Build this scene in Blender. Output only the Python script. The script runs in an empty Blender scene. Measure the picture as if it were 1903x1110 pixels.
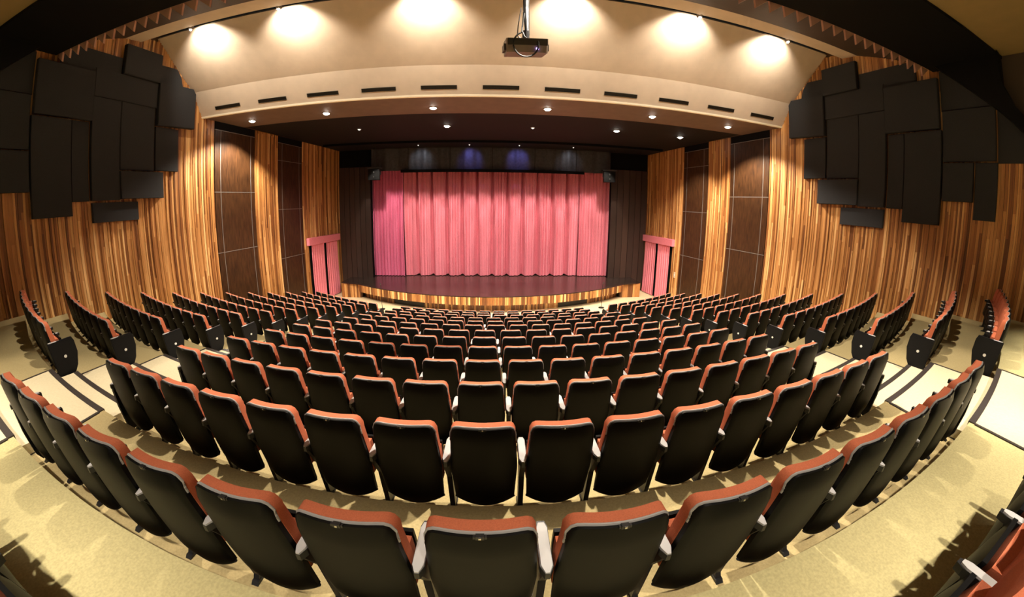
import bpy, math, random
from mathutils import Matrix, Vector

random.seed(7)
S = bpy.context.scene
COL = S.collection
PI = math.pi
H = 5.354                      # eye height of the camera above the flat floor before the stage

# ------------------------------------------------------------------ camera (full-frame stereographic fisheye)
F_PX = 640.0
fm = F_PX / 1903 * 36
cam = bpy.data.cameras.new('camera')
camo = bpy.data.objects.new('camera', cam)
COL.objects.link(camo)
S.camera = camo
cam.type = 'PANO'
cam.panorama_type = 'FISHEYE_LENS_POLYNOMIAL'
cam.sensor_fit = 'HORIZONTAL'
cam.sensor_width = 36
cam.sensor_height = 21
cam.fisheye_fov = math.radians(200)
cam.fisheye_polynomial_k0 = 0
for i_, k_ in enumerate((8.27458020e-02, -2.97386480e-05, -4.98545559e-05, 8.52466338e-07)):
    setattr(cam, 'fisheye_polynomial_k%d' % (i_ + 1), -k_)
cam.shift_y = -(555 - 475.5) / 1110
cam.clip_start = 0.05
cam.clip_end = 200


def cam_axes(pitch, roll, yaw):
    def rot(v):
        x, y, z = v
        c, s = math.cos(roll), math.sin(roll)
        x, z = c * x - s * z, s * x + c * z
        c, s = math.cos(pitch), math.sin(pitch)
        y, z = c * y + s * z, -s * y + c * z
        c, s = math.cos(yaw), math.sin(yaw)
        return Vector((c * x + s * y, -s * x + c * y, z))
    return rot((1, 0, 0)), rot((0, 1, 0)), rot((0, 0, 1))


r_, f_, u_ = cam_axes(math.radians(8.42), math.radians(0.69), math.radians(3.4))
camo.matrix_world = Matrix(((r_.x, u_.x, -f_.x, 0), (r_.y, u_.y, -f_.y, 0), (r_.z, u_.z, -f_.z, H), (0, 0, 0, 1)))

# ------------------------------------------------------------------ world, exposure
W = bpy.data.worlds.new('world')
S.world = W
W.use_nodes = True
W.node_tree.nodes['Background'].inputs[0].default_value = (0.02, 0.018, 0.015, 1)
W.node_tree.nodes['Background'].inputs[1].default_value = 0.3
S.view_settings.view_transform = 'Standard'
S.view_settings.look = 'None'
S.view_settings.gamma = 1
S.view_settings.use_curve_mapping = False
S.view_settings.exposure = 0.15

WARM = (1.0, 0.885, 0.73)
P_WASH, P_SOFFIT, P_APRON, P_CURTAIN, P_REAR, P_HOUSE = 400, 2300, 1400, 720, 1900, 1900


# ------------------------------------------------------------------ materials
def new_mat(name):
    m = bpy.data.materials.new(name)
    m.use_nodes = True
    nt = m.node_tree
    b = nt.nodes['Principled BSDF']
    return m, nt, b


def mat(name, col, rough=0.5, metal=0.0, noise=0.0, scale=20.0, bump=0.0, spec=0.5, stretch=None, coat=0.0):
    m, nt, b = new_mat(name)
    b.inputs['Base Color'].default_value = (*col, 1)
    b.inputs['Roughness'].default_value = rough
    b.inputs['Metallic'].default_value = metal
    b.inputs['Specular IOR Level'].default_value = spec
    if coat:
        b.inputs['Coat Weight'].default_value = coat
        b.inputs['Coat Roughness'].default_value = 0.15
    if noise or bump:
        tc = nt.nodes.new('ShaderNodeTexCoord')
        mp = nt.nodes.new('ShaderNodeMapping')
        if stretch:
            mp.inputs['Scale'].default_value = stretch
        nt.links.new(tc.outputs['Object'], mp.inputs[0])
        nz = nt.nodes.new('ShaderNodeTexNoise')
        nz.inputs['Scale'].default_value = scale
        nz.inputs['Detail'].default_value = 4
        nt.links.new(mp.outputs[0], nz.inputs['Vector'])
        if noise:
            hs = nt.nodes.new('ShaderNodeMix')
            hs.data_type = 'RGBA'
            hs.inputs[6].default_value = (*[c * (1 - noise) for c in col], 1)
            hs.inputs[7].default_value = (*[min(1, c * (1 + noise)) for c in col], 1)
            mr = nt.nodes.new('ShaderNodeMapRange')
            mr.inputs[1].default_value = 0.3
            mr.inputs[2].default_value = 0.7
            nt.links.new(nz.outputs[0], mr.inputs[0])
            nt.links.new(mr.outputs[0], hs.inputs[0])
            nt.links.new(hs.outputs[2], b.inputs['Base Color'])
        if bump:
            bp = nt.nodes.new('ShaderNodeBump')
            bp.inputs['Strength'].default_value = bump
            bp.inputs['Distance'].default_value = 0.01
            nt.links.new(nz.outputs[0], bp.inputs['Height'])
            nt.links.new(bp.outputs[0], b.inputs['Normal'])
    return m


def emit(name, col, strength):
    m = bpy.data.materials.new(name)
    m.use_nodes = True
    nt = m.node_tree
    nt.nodes.clear()
    e = nt.nodes.new('ShaderNodeEmission')
    e.inputs[0].default_value = (*col, 1)
    e.inputs[1].default_value = strength
    o = nt.nodes.new('ShaderNodeOutputMaterial')
    nt.links.new(e.outputs[0], o.inputs[0])
    return m


def slat_wood(name, stops, joint=2.3, rough=0.38):
    """strip wood: every strip has its own tone, and changes tone again at the butt joints along its length"""
    m, nt, b = new_mat(name)
    oi = nt.nodes.new('ShaderNodeObjectInfo')
    tc = nt.nodes.new('ShaderNodeTexCoord')
    sep = nt.nodes.new('ShaderNodeSeparateXYZ')
    nt.links.new(tc.outputs['Object'], sep.inputs[0])

    def math_(op, a=None, bb=None):
        n = nt.nodes.new('ShaderNodeMath')
        n.operation = op
        for i, v in enumerate((a, bb)):
            if v is None:
                continue
            if isinstance(v, (int, float)):
                n.inputs[i].default_value = v
            else:
                nt.links.new(v, n.inputs[i])
        return n.outputs[0]
    # position of the joint differs from strip to strip
    zz = math_('ADD', math_('DIVIDE', sep.outputs['Z'], joint), math_('MULTIPLY', oi.outputs['Random'], 17.3))
    fl = math_('FLOOR', zz)
    wn = nt.nodes.new('ShaderNodeTexWhiteNoise')
    wn.noise_dimensions = '2D'
    cb = nt.nodes.new('ShaderNodeCombineXYZ')
    nt.links.new(math_('MULTIPLY', oi.outputs['Random'], 91.7), cb.inputs[0])
    nt.links.new(fl, cb.inputs[1])
    nt.links.new(cb.outputs[0], wn.inputs['Vector'])
    mixv = math_('ADD', math_('MULTIPLY', oi.outputs['Random'], 0.55), math_('MULTIPLY', wn.outputs['Value'], 0.45))
    ramp = nt.nodes.new('ShaderNodeValToRGB')
    ramp.color_ramp.elements[0].position = 0.12
    ramp.color_ramp.elements[0].color = (*stops[0], 1)
    ramp.color_ramp.elements[1].position = 0.88
    ramp.color_ramp.elements[1].color = (*stops[-1], 1)
    for i, c in enumerate(stops[1:-1]):
        e = ramp.color_ramp.elements.new(0.12 + 0.76 * (i + 1) / (len(stops) - 1))
        e.color = (*c, 1)
    nt.links.new(mixv, ramp.inputs[0])
    mp = nt.nodes.new('ShaderNodeMapping')
    mp.inputs['Scale'].default_value = (30, 30, 0.9)
    nt.links.new(tc.outputs['Object'], mp.inputs[0])
    cb2 = nt.nodes.new('ShaderNodeVectorMath')
    cb2.operation = 'ADD'
    nt.links.new(mp.outputs[0], cb2.inputs[0])
    cb3 = nt.nodes.new('ShaderNodeCombineXYZ')
    nt.links.new(math_('MULTIPLY', oi.outputs['Random'], 50), cb3.inputs[2])
    nt.links.new(cb3.outputs[0], cb2.inputs[1])
    nz = nt.nodes.new('ShaderNodeTexNoise')
    nz.inputs['Scale'].default_value = 2.0
    nz.inputs['Detail'].default_value = 5
    nt.links.new(cb2.outputs[0], nz.inputs['Vector'])
    mx = nt.nodes.new('ShaderNodeMix')
    mx.data_type = 'RGBA'
    mx.blend_type = 'MULTIPLY'
    mx.inputs[0].default_value = 0.42
    nt.links.new(ramp.outputs[0], mx.inputs[6])
    gr = nt.nodes.new('ShaderNodeValToRGB')
    gr.color_ramp.elements[0].position = 0.3
    gr.color_ramp.elements[0].color = (0.35, 0.3, 0.25, 1)
    gr.color_ramp.elements[1].position = 0.6
    gr.color_ramp.elements[1].color = (1, 1, 1, 1)
    nt.links.new(nz.outputs[0], gr.inputs[0])
    nt.links.new(gr.outputs[0], mx.inputs[7])
    nt.links.new(mx.outputs[2], b.inputs['Base Color'])
    b.inputs['Roughness'].default_value = rough
    return m


WOODS = [(0.15, 0.053, 0.015), (0.29, 0.112, 0.031), (0.43, 0.19, 0.056), (0.59, 0.295, 0.098), (0.78, 0.465, 0.19)]
M = {}
M['slat'] = slat_wood('strip_wood', WOODS)
M['stage_slat'] = slat_wood('stage_strip_wood', WOODS[0:5], joint=9)
M['batten'] = mat('wall_backing_wood', (0.09, 0.04, 0.014), 0.6, noise=0.3, scale=6)
M['dark_panel'] = mat('dark_veneer', (0.040, 0.0165, 0.0055), 0.42, noise=0.45, scale=5, stretch=(3, 3, 0.5), spec=0.3)
M['strip_metal'] = mat('aluminium_strip', (0.20, 0.185, 0.17), 0.45, 0.3)
M['felt'] = mat('black_acoustic_felt', (0.024, 0.0245, 0.0265), 0.85, noise=0.35, scale=140, bump=0.35, spec=0.25)
M['beige'] = mat('beige_plaster', (0.54, 0.43, 0.325), 0.75, noise=0.05, scale=3)
M['cream'] = mat('cream_edge', (0.92, 0.84, 0.66), 0.5)
M['soffit'] = mat('brown_soffit', (0.125, 0.076, 0.053), 0.65, noise=0.1, scale=3)
M['apron'] = mat('dark_brown_ceiling', (0.0085, 0.0055, 0.0042), 0.75, spec=0.2)
M['brown_ceil'] = mat('umber_ceiling', (0.032, 0.0155, 0.0065), 0.7, noise=0.08, scale=3)
M['rear_ceil'] = mat('ochre_ceiling', (0.22, 0.145, 0.05), 0.8, noise=0.05, scale=3)
M['fin'] = mat('rose_brown_fin', (0.42, 0.22, 0.15), 0.6)
M['black'] = mat('matt_black', (0.0022, 0.0022, 0.0022), 0.75, spec=0.15)
M['vent'] = mat('vent_black', (0.010, 0.009, 0.008), 0.5)
M['rear_wall'] = mat('rear_wall_brown', (0.05, 0.03, 0.018), 0.7)
M['plank'] = slat_wood('dark_stained_plank', [(0.020, 0.010, 0.007), (0.032, 0.015, 0.010), (0.05, 0.024, 0.016), (0.03, 0.018, 0.014)], joint=30, rough=0.5)
M['header'] = mat('black_velour', (0.042, 0.042, 0.047), 0.55, noise=0.3, scale=8)
M['curtain'] = mat('rose_velour', (0.63, 0.18, 0.235), 0.72, noise=0.16, scale=90, bump=0.1, stretch=(1, 1, 0.15))
M['curtain_leg'] = mat('mauve_velour', (0.58, 0.125, 0.235), 0.7, noise=0.18, scale=90, stretch=(1, 1, 0.15))
M['door_cloth'] = mat('pale_rose_cloth', (0.72, 0.20, 0.25), 0.75, noise=0.12, scale=80, stretch=(1, 1, 0.15))
M['deck'] = mat('dark_stage_deck', (0.024, 0.015, 0.012), 0.24, noise=0.4, scale=2.2, stretch=(0.4, 2.0, 1))
M['carpet'] = mat('olive_tan_carpet', (0.37, 0.295, 0.145), 0.95, noise=0.12, scale=70, bump=0.3, spec=0.1)
M['cross'] = mat('straw_carpet', (0.45, 0.39, 0.195), 0.95, noise=0.12, scale=60, bump=0.3, spec=0.1)
M['runner'] = mat('cream_aisle_carpet', (0.60, 0.52, 0.345), 0.9, noise=0.05, scale=30, bump=0.2, spec=0.1)
M['front_floor'] = mat('cream_front_floor', (0.68, 0.53, 0.32), 0.7, noise=0.06, scale=4)
M['nosing'] = mat('dark_step_nosing', (0.030, 0.022, 0.018), 0.55)
M['shell'] = mat('black_shell_plastic', (0.0023, 0.0022, 0.0021), 0.5, noise=0.25, scale=9, bump=0.04, spec=0.14)
M['fabric'] = mat('rust_orange_fabric', (0.44, 0.122, 0.058), 0.85, noise=0.12, scale=180, bump=0.2, spec=0.2)
M['rim'] = mat('grey_rim', (0.30, 0.29, 0.28), 0.35)
M['arm'] = mat('grey_armrest', (0.40, 0.395, 0.39), 0.45)
M['frame'] = mat('black_frame', (0.008, 0.008, 0.009), 0.45)
M['chrome'] = mat('steel', (0.55, 0.53, 0.5), 0.25, 1.0)
M['plate'] = mat('row_plate', (0.75, 0.74, 0.70), 0.4)
M['tag'] = mat('seat_tag', (0.34, 0.31, 0.24), 0.5)
M['endp'] = mat('end_panel_black', (0.0045, 0.0045, 0.0055), 0.55, noise=0.2, scale=60, bump=0.1, spec=0.2)
M['proj'] = mat('projector_taupe', (0.20, 0.155, 0.125), 0.4)
M['proj_dark'] = mat('projector_dark', (0.03, 0.024, 0.018), 0.5)
M['cable'] = mat('cable_black', (0.006, 0.006, 0.006), 0.5)
M['led'] = emit('violet_led', (0.45, 0.3, 1.0), 6)
M['lamp'] = emit('lamp_lens', (1.0, 0.93, 0.8), 40)
M['lamp_dim'] = emit('lamp_lens_dim', (1.0, 0.9, 0.75), 1.2)
M['ring'] = mat('lamp_ring', (0.25, 0.22, 0.19), 0.4, 0.4)
M['switch'] = mat('switch_plate', (0.62, 0.5, 0.35), 0.5)
M['speaker'] = mat('speaker_black', (0.0016, 0.0017, 0.0018), 0.7, spec=0.2)
M['cone'] = mat('speaker_cone', (0.03, 0.03, 0.032), 0.4)


# ------------------------------------------------------------------ helpers
class MB:
    def __init__(s):
        s.v, s.f, s.m = [], [], []

    def add(s, vs, fs, mi=0):
        o = len(s.v)
        s.v += [tuple(p) for p in vs]
        s.f += [tuple(i + o for i in f) for f in fs]
        s.m += [mi] * len(fs)

    def box(s, x0, x1, y0, y1, z0, z1, mi=0):
        s.add([(x0, y0, z0), (x1, y0, z0), (x1, y1, z0), (x0, y1, z0), (x0, y0, z1), (x1, y0, z1), (x1, y1, z1), (x0, y1, z1)],
              [(0, 3, 2, 1), (4, 5, 6, 7), (0, 1, 5, 4), (1, 2, 6, 5), (2, 3, 7, 6), (3, 0, 4, 7)], mi)

    def prism(s, poly, fn0, fn1, mi=0):
        """closed prism: fn0/fn1 turn a 2-d point into the near and far 3-d points"""
        n = len(poly)
        vs = [fn0(p) for p in poly] + [fn1(p) for p in poly]
        fs = [tuple(range(n))[::-1], tuple(range(n, 2 * n))]
        fs += [(i, (i + 1) % n, n + (i + 1) % n, n + i) for i in range(n)]
        s.add(vs, fs, mi)

    def tube(s, pts, r, n=8, mi=0, cap=True):
        pts = [Vector(p) for p in pts]
        rings = []
        for i, p in enumerate(pts):
            d = (pts[min(i + 1, len(pts) - 1)] - pts[max(i - 1, 0)]).normalized()
            a = d.cross(Vector((0, 0, 1)))
            if a.length < 1e-3:
                a = d.cross(Vector((1, 0, 0)))
            a.normalize()
            b = d.cross(a)
            rr = r[i] if isinstance(r, (list, tuple)) else r
            rings.append([p + a * rr * math.cos(2 * PI * k / n) + b * rr * math.sin(2 * PI * k / n) for k in range(n)])
        vs = [q for R in rings for q in R]
        fs = []
        for i in range(len(pts) - 1):
            for k in range(n):
                fs.append((i * n + k, i * n + (k + 1) % n, (i + 1) * n + (k + 1) % n, (i + 1) * n + k))
        if cap:
            fs.append(tuple(range(n))[::-1])
            fs.append(tuple((len(pts) - 1) * n + k for k in range(n)))
        s.add(vs, fs, mi)

    def shell(s, fa, fb, nu, nv, mi=0):
        """closed solid between two (u,v) surfaces"""
        vs = [fa(i / nu, j / nv) for j in range(nv + 1) for i in range(nu + 1)]
        o = len(vs)
        vs += [fb(i / nu, j / nv) for j in range(nv + 1) for i in range(nu + 1)]
        fs = []
        w = nu + 1
        for j in range(nv):
            for i in range(nu):
                a = j * w + i
                fs.append((a, a + 1, a + w + 1, a + w))
                fs.append((o + a, o + a + w, o + a + w + 1, o + a + 1))
        for i in range(nu):
            fs.append((i, o + i, o + i + 1, i + 1))
            a = nv * w + i
            fs.append((a, a + 1, o + a + 1, o + a))
        for j in range(nv):
            a = j * w
            fs.append((a, a + w, o + a + w, o + a))
            a = j * w + nu
            fs.append((a, o + a, o + a + w, a + w))
        s.add(vs, fs, mi)

    def mesh(s, name, mats, smooth=False):
        me = bpy.data.meshes.new(name)
        me.from_pydata(s.v, [], s.f)
        for m in (mats if isinstance(mats, (list, tuple)) else [mats]):
            me.materials.append(m)
        if len(set(s.m)) > 1:
            me.polygons.foreach_set('material_index', s.m)
        me.update()
        if smooth:
            for p in me.polygons:
                p.use_smooth = True
            try:
                me.set_sharp_from_angle(angle=math.radians(42))
            except Exception:
                pass
        return me

    def build(s, name, mats, parent=None, smooth=False):
        return obj(name, s.mesh(name, mats, smooth), parent)


def obj(name, me, parent=None):
    o = bpy.data.objects.new(name, me)
    COL.objects.link(o)
    if parent is not None:
        o.parent = parent
    return o


def tag(o, label, cat, group=None, kind=None):
    o['label'] = label
    o['category'] = cat
    if group:
        o['group'] = group
    if kind:
        o['kind'] = kind
    return o


def empty(name, loc=(0, 0, 0), rz=0.0):
    o = bpy.data.objects.new(name, None)
    COL.objects.link(o)
    o.location = loc
    o.rotation_euler = (0, 0, rz)
    o.empty_display_size = 0.1
    return o


ORD = ['first', 'second', 'third', 'fourth', 'fifth', 'sixth', 'seventh', 'eighth', 'ninth', 'tenth', 'eleventh', 'twelfth',
       'thirteenth', 'fourteenth', 'fifteenth', 'sixteenth', 'seventeenth']

# ------------------------------------------------------------------ plan of the hall
X0 = 0.14                     # hall axis
CXX, CYY = 0.36, 29.7         # centre of the seating arcs


def wall_x(side, y, off=0.0):
    return X0 + side * (12.06 - 0.115 * y - off)


def Rk(k):
    return CYY - (0.88 + 1.01 * k)


def zk(k):
    return 3.224 - 0.248 * k


def arc_pt(r, a):
    return (CXX + r * math.sin(a), CYY - r * math.cos(a))


def wall_angle(r, side):
    lo, hi = 0.0, 1.2
    for _ in range(40):
        m_ = (lo + hi) / 2
        x, y = arc_pt(r, side * m_)
        if side * (x - wall_x(side, y)) > 0:
            hi = m_
        else:
            lo = m_
    return side * lo


def zone(mb, r0, r1, a0, a1, z0, z1, n, mi=0):
    """slab between two arcs (r0 rear, r1 front); a0/a1 may be numbers or pairs (rear angle, front angle)"""
    A0 = a0 if isinstance(a0, tuple) else (a0, a0)
    A1 = a1 if isinstance(a1, tuple) else (a1, a1)

    def top(u, v):
        r = r0 + (r1 - r0) * v
        aa = A0[0] + (A0[1] - A0[0]) * v
        bb = A1[0] + (A1[1] - A1[0]) * v
        x, y = arc_pt(r, aa + (bb - aa) * u)
        return (x, y, z1)

    def bot(u, v):
        x, y, _ = top(u, v)
        return (x, y, z0)
    mb.shell(top, bot, n, 1, mi)


# ------------------------------------------------------------------ floor: front floor, tiers, aisle runners, half steps
Y_BACK = -4.5
mb = MB()
yf0, yf1 = arc_pt(Rk(13), 0)[1] - 0.6, 24.6
mb.add([(wall_x(-1, 12.5) - .3, 13.2, 0), (wall_x(1, 12.5) + .3, 13.2, 0), (wall_x(1, yf1) + .3, yf1, 0), (wall_x(-1, yf1) - .3, yf1, 0),
        (wall_x(-1, 12.5) - .3, 13.2, -.1), (wall_x(1, 12.5) + .3, 13.2, -.1), (wall_x(1, yf1) + .3, yf1, -.1), (wall_x(-1, yf1) - .3, yf1, -.1)],
       [(0, 1, 2, 3), (7, 6, 5, 4), (0, 4, 5, 1), (1, 5, 6, 2), (2, 6, 7, 3), (3, 7, 4, 0)])
floor = mb.build('floor', M['front_floor'])
tag(floor, 'pale cream flat floor between the front seats and the stage', 'floor', kind='structure')


def aisle(side, k):
    """inner and outer arc length of the aisle on tier k"""
    if side < 0:
        inn = 4.86 if k <= 6 else (4.60 if k <= 9 else 4.36)
        out = 7.02 - 0.148 * (k - 1) if k > 0 else 7.12
        return -inn, -out
    inn = 4.42 if k <= 6 else (4.16 if k <= 9 else 3.84)
    out = 6.84 - 0.17 * k
    return inn, out


for k in range(-1, 13):
    r1 = Rk(k + 1)
    if k == -1:
        # cross aisle: straight back edge
        n = 48
        aL, aR = wall_angle(r1, -1), wall_angle(r1, 1)

        def top(u, v, aL=aL, aR=aR, r1=r1):
            x, y = arc_pt(r1, aL + (aR - aL) * u)
            if v == 0:
                y2 = Y_BACK
                xb = wall_x(-1, y2) + (wall_x(1, y2) - wall_x(-1, y2)) * u
                return (xb, y2, zk(-1))
            return (x, y, zk(-1))
        mb = MB()
        mb.shell(top, lambda u, v: (top(u, v)[0], top(u, v)[1], zk(-1) - .30), n, 1)
        t = mb.build('cross_aisle', M['cross'], floor)
        t['label'] = 'straw coloured carpet of the rear cross aisle'
    else:
        mb = MB()
        r0 = Rk(k)
        zone(mb, r0, r1, (wall_angle(r0, -1), wall_angle(r1, -1)), (wall_angle(r0, 1), wall_angle(r1, 1)), zk(k + 1) - .05, zk(k), 60)
        mb.build('seating_tier', M['carpet'], floor)
    for side in (-1, 1):
        kk = max(k, 0)
        si, so = aisle(side, k)
        si2, so2 = aisle(side, min(k + 1, 12)) if k not in (6, 9) else aisle(side, k)
        r0 = Rk(k) if k >= 0 else Rk(-1) + 1.4
        a = lambda s_, r: s_ / r
        # runner
        mb = MB()
        zone(mb, r0, r1 + 0.055, (a(si, r0), a(si2, r1)), (a(so, r0), a(so2, r1)), zk(k) - .01, zk(k) + .008, 10)
        run = mb.build('aisle_runner', M['runner'], floor)
        # edging strips along both sides and along the front edge (nosing)
        mb = MB()
        for s0_, s1_ in ((si, si2), (so, so2)):
            w = 0.022
            zone(mb, r0, r1 + .06, ((s0_ - w) / r0, (s1_ - w) / r1), ((s0_ + w) / r0, (s1_ + w) / r1), zk(k) - .01, zk(k) + .013, 1)
        mb.build('edge_strip', M['nosing'], run)
        mb = MB()
        zone(mb, r1 + .062, r1 - .012, a(si2, r1), a(so2, r1), zk(k) - .045, zk(k) + .014, 10)
        mb.build('nosing', M['nosing'], run)
        # half step in front of the tier edge
        r2 = r1 - 0.34
        zh = (zk(k) + zk(k + 1)) / 2
        mb = MB()
        zone(mb, r1 - .005, r2, a(si2, r1), a(so2 * .985, r1), zk(k + 1) - .0, zh, 10)
        st = mb.build('half_step', M['runner'], floor)
        mb = MB()
        zone(mb, r2 + .06, r2 - .012, a(si2, r1), a(so2 * .985, r1), zh - .045, zh + .007, 10)
        mb.build('nosing', M['nosing'], st)

# ------------------------------------------------------------------ side walls
ZC_SOFFIT = H + 3.42
BEIGE = [(10.72, H + 3.42), (10.25, H + 4.25), (8.60, H + 5.70)]


def slat_top(y):
    if y > 10.72:
        return ZC_SOFFIT
    if y > 10.25:
        return H + 4.25 - (y - 10.25) / 0.47 * 0.83
    if y > 8.6:
        return H + 5.70 - (y - 8.6) / 1.65 * 1.45
    if y > 7.5:
        return H + 5.6
    return H + 4.45 + (y - 5.2) / 2.3 * 0.95 if y > 5.2 else H + 4.33


def tier_z(x, y):
    r = math.hypot(x - CXX, y - CYY)
    k = math.floor((CYY - .88 - r) / 1.01)
    return 0.0 if k > 12 else zk(max(k, -1))


def wall_box(mb, side, y0, y1, z0, z1, d0, d1, mi=0):
    """box on a side wall between hall depths y0..y1; d0/d1 = distance into the room"""
    def P(y, d, z):
        return (wall_x(side, y) - side * d, y - 0.115 * d, z)
    vs = [P(y0, d0, z0), P(y1, d0, z0), P(y1, d1, z0), P(y0, d1, z0), P(y0, d0, z1), P(y1, d0, z1), P(y1, d1, z1), P(y0, d1, z1)]
    fs = [(0, 3, 2, 1), (4, 5, 6, 7), (0, 1, 5, 4), (1, 2, 6, 5), (2, 3, 7, 6), (3, 0, 4, 7)]
    if side > 0:
        fs = [f[::-1] for f in fs]
    mb.add(vs, fs, mi)


def wall_poly(mb, side, poly, d0, d1, mi=0):
    def P(p, d):
        return (wall_x(side, p[0]) - side * d, p[0] - 0.115 * d, p[1])
    if side > 0:
        poly = poly[::-1]
    mb.prism(poly, lambda p: P(p, d1), lambda p: P(p, d0), mi)


Y_P1, Y_P1e, Y_P2, Y_P2e, Y_CORNER = 11.33, 13.55, 15.08, 16.98, 20.72
Y_SLAT0 = 2.4
walls = {}
for side, nm in ((-1, 'left'), (1, 'right')):
    mb = MB()
    wall_box(mb, side, Y_SLAT0, 24.6, -0.1, H + 6.2, -0.25, 0.0)
    wl = mb.build('wall_' + nm, M['batten'])
    hs = 'house left' if side < 0 else 'house right'
    tag(wl, 'timber strip side wall on the %s with dark veneer panels near the stage' % hs, 'wall', kind='structure')
    walls[side] = wl
    mb = MB()
    wall_box(mb, side, Y_BACK, Y_SLAT0, zk(-1) - .1, H + 4.6, -0.25, 0.0)
    wall_box(mb, side, Y_BACK, Y_SLAT0, H + 3.35, H + 3.55, 0.0, 0.12)
    wall_box(mb, side, Y_SLAT0, 3.4, H + 1.92, H + 4.33, 0.0, 0.03)
    rw = mb.build('rear_wall_panel', M['rear_wall'], wl)
    rng = random.Random(11 + side)
    # strips: a run of slim strips, tone and depth changing from one to the next
    spans = [(Y_SLAT0, Y_P1 - 0.02, None), (Y_P1e + .02, Y_P2 - .02, None), (Y_P2e + .02, Y_CORNER - .01, 'door')]
    for (ya, yb, what) in spans:
        y = ya
        while y < yb - 0.02:
            w = rng.choice((0.042, 0.05, 0.058, 0.066, 0.078))
            if y + w > yb - .03:
                w = yb - y
            d = rng.choice((0.018, 0.026, 0.034, 0.046))
            ym = y + w / 2
            x = wall_x(side, ym)
            z0 = tier_z(x - side * .1, ym - 0.02)
            z1 = slat_top(ym) - 0.01 if ym > 3.4 else H + 1.9
            if what == 'door' and 17.72 < ym + (.36 if side < 0 else 0) < 20.5:
                z0 = H - 1.78
            me_key = None
            m2 = MB()
            m2.box(-d if side > 0 else 0, 0 if side > 0 else d, -w / 2 + .002, w / 2 - .002, 0, z1 - z0)
            o = m2.build('slat', M['slat'], wl)
            o.location = (x, ym, z0)
            o.rotation_euler = (0, 0, math.atan(0.115) * side)
            y += w
    # dark veneer panels with aluminium strips
    for (ya, yb, rows) in ((Y_P1, Y_P1e, (0.0, 0.71, -1.63)), (Y_P2, Y_P2e, (0.0, 2.26, -.07, -2.43))):
        cuts = sorted([tier_z(wall_x(side, ya), ya) + 0.0, ZC_SOFFIT - .32] + [H + r for r in rows[1:]])
        cols = [ya + .01, ya + .31, yb - .25, yb - .01]
        for c0, c1 in zip(cols[:-1], cols[1:]):
            for z0, z1 in zip(cuts[:-1], cuts[1:]):
                m2 = MB()
                wall_box(m2, side, c0 + .012, c1 - .012, z0 + .012, z1 - .012, 0.0, 0.03)
                m2.build('veneer_panel', M['dark_panel'], wl)
        for c in cols[1:-1]:
            m2 = MB()
            wall_box(m2, side, c - .012, c + .012, cuts[0], cuts[-1], 0.0, 0.034)
            m2.build('metal_strip', M['strip_metal'], wl)
        for z in cuts[1:]:
            m2 = MB()
            wall_box(m2, side, ya, yb, z - .010, z + .010, 0.0, 0.036)
            m2.build('metal_strip', M['strip_metal'], wl)
        m2 = MB()
        wall_box(m2, side, ya + .01, yb - .01, ZC_SOFFIT - .3, ZC_SOFFIT, 0.0, 0.02)
        m2.build('panel_header', M['black'], wl)

# ------------------------------------------------------------------ acoustic panel clusters on the side walls
PAN = {'A': (5.0, 6.62, 2.65, 4.05, .16), 'B': (5.6, 7.44, 3.9, 4.68, .09), 'C': (7.45, 8.76, 4.18, 5.13, .17),
       'F': (6.60, 8.75, 3.36, 4.2, .11), 'G': (6.59, 7.50, .47, 3.37, .13), 'H': (7.51, 8.72, 1.35, 3.43, .08),
       'I': (8.73, 9.65, 1.37, 2.81, .09), 'J': (7.47, 8.99, .50, 1.34, .17), 'K': (6.60, 8.11, -.14, .44, .09),
       'L': (4.96, 6.04, .09, 2.63, .14), 'M': (6.05, 6.57, .46, 2.64, .08), 'N': (3.58, 4.96, 1.76, 3.12, .11),
       'O': (4.13, 4.95, .74, 1.75, .13), 'Q': (3.54, 4.12, .31, 1.75, .08)}
for side in (-1, 1):
    hs = 'house left' if side < 0 else 'house right'
    root = empty('acoustic_cluster', (wall_x(side, 6.8), 6.8, H + 1.5))
    tag(root, 'overlapping black felt acoustic panels on the %s strip wall' % hs, 'acoustic panels')
    inv = Matrix.Translation(-root.location)
    polys = {n: [(a + .018, H + c + .015), (b - .018, H + c + .015), (b - .018, H + d - .015), (a + .018, H + d - .015)] for n, (a, b, c, d, t) in PAN.items()}
    dep = {n: p[4] * 1.35 for n, p in PAN.items()}
    polys['D'] = [(8.75, H + 4.22), (9.72, H + 4.28), (9.62, H + 4.62), (9.42, H + 4.86), (8.75, H + 4.83)]
    dep['D'] = .12
    polys['E'] = [(8.75, H + 2.83), (10.22, H + 2.90), (10.22, H + 4.14), (10.10, H + 4.30), (8.75, H + 4.26)]
    dep['E'] = .23
    polys['P'] = [(3.56, H + 3.12), (4.98, H + 3.12), (4.98, H + 4.22), (4.62, H + 4.18)]
    dep['P'] = .08
    polys['R'] = [(2.75, H + 1.72), (3.56, H + 1.72), (3.56, H + 3.05), (2.75, H + 2.2)]
    dep['R'] = .07
    for n in sorted(polys):
        m2 = MB()
        d = dep[n]
        poly = polys[n]
        cx_ = sum(p[0] for p in poly) / len(poly)
        cz_ = sum(p[1] for p in poly) / len(poly)
        wall_poly(m2, side, poly, 0.046, d)
        # soft chamfered face
        inset = [(p[0] + (cx_ - p[0]) * .02, p[1] + (cz_ - p[1]) * .02) for p in poly]
        wall_poly(m2, side, inset, d - .01, d + .012)
        m2.v = [(x - root.location.x, y - root.location.y, z - root.location.z) for x, y, z in m2.v]
        m2.build('felt_panel', M['felt'], root)

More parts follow.
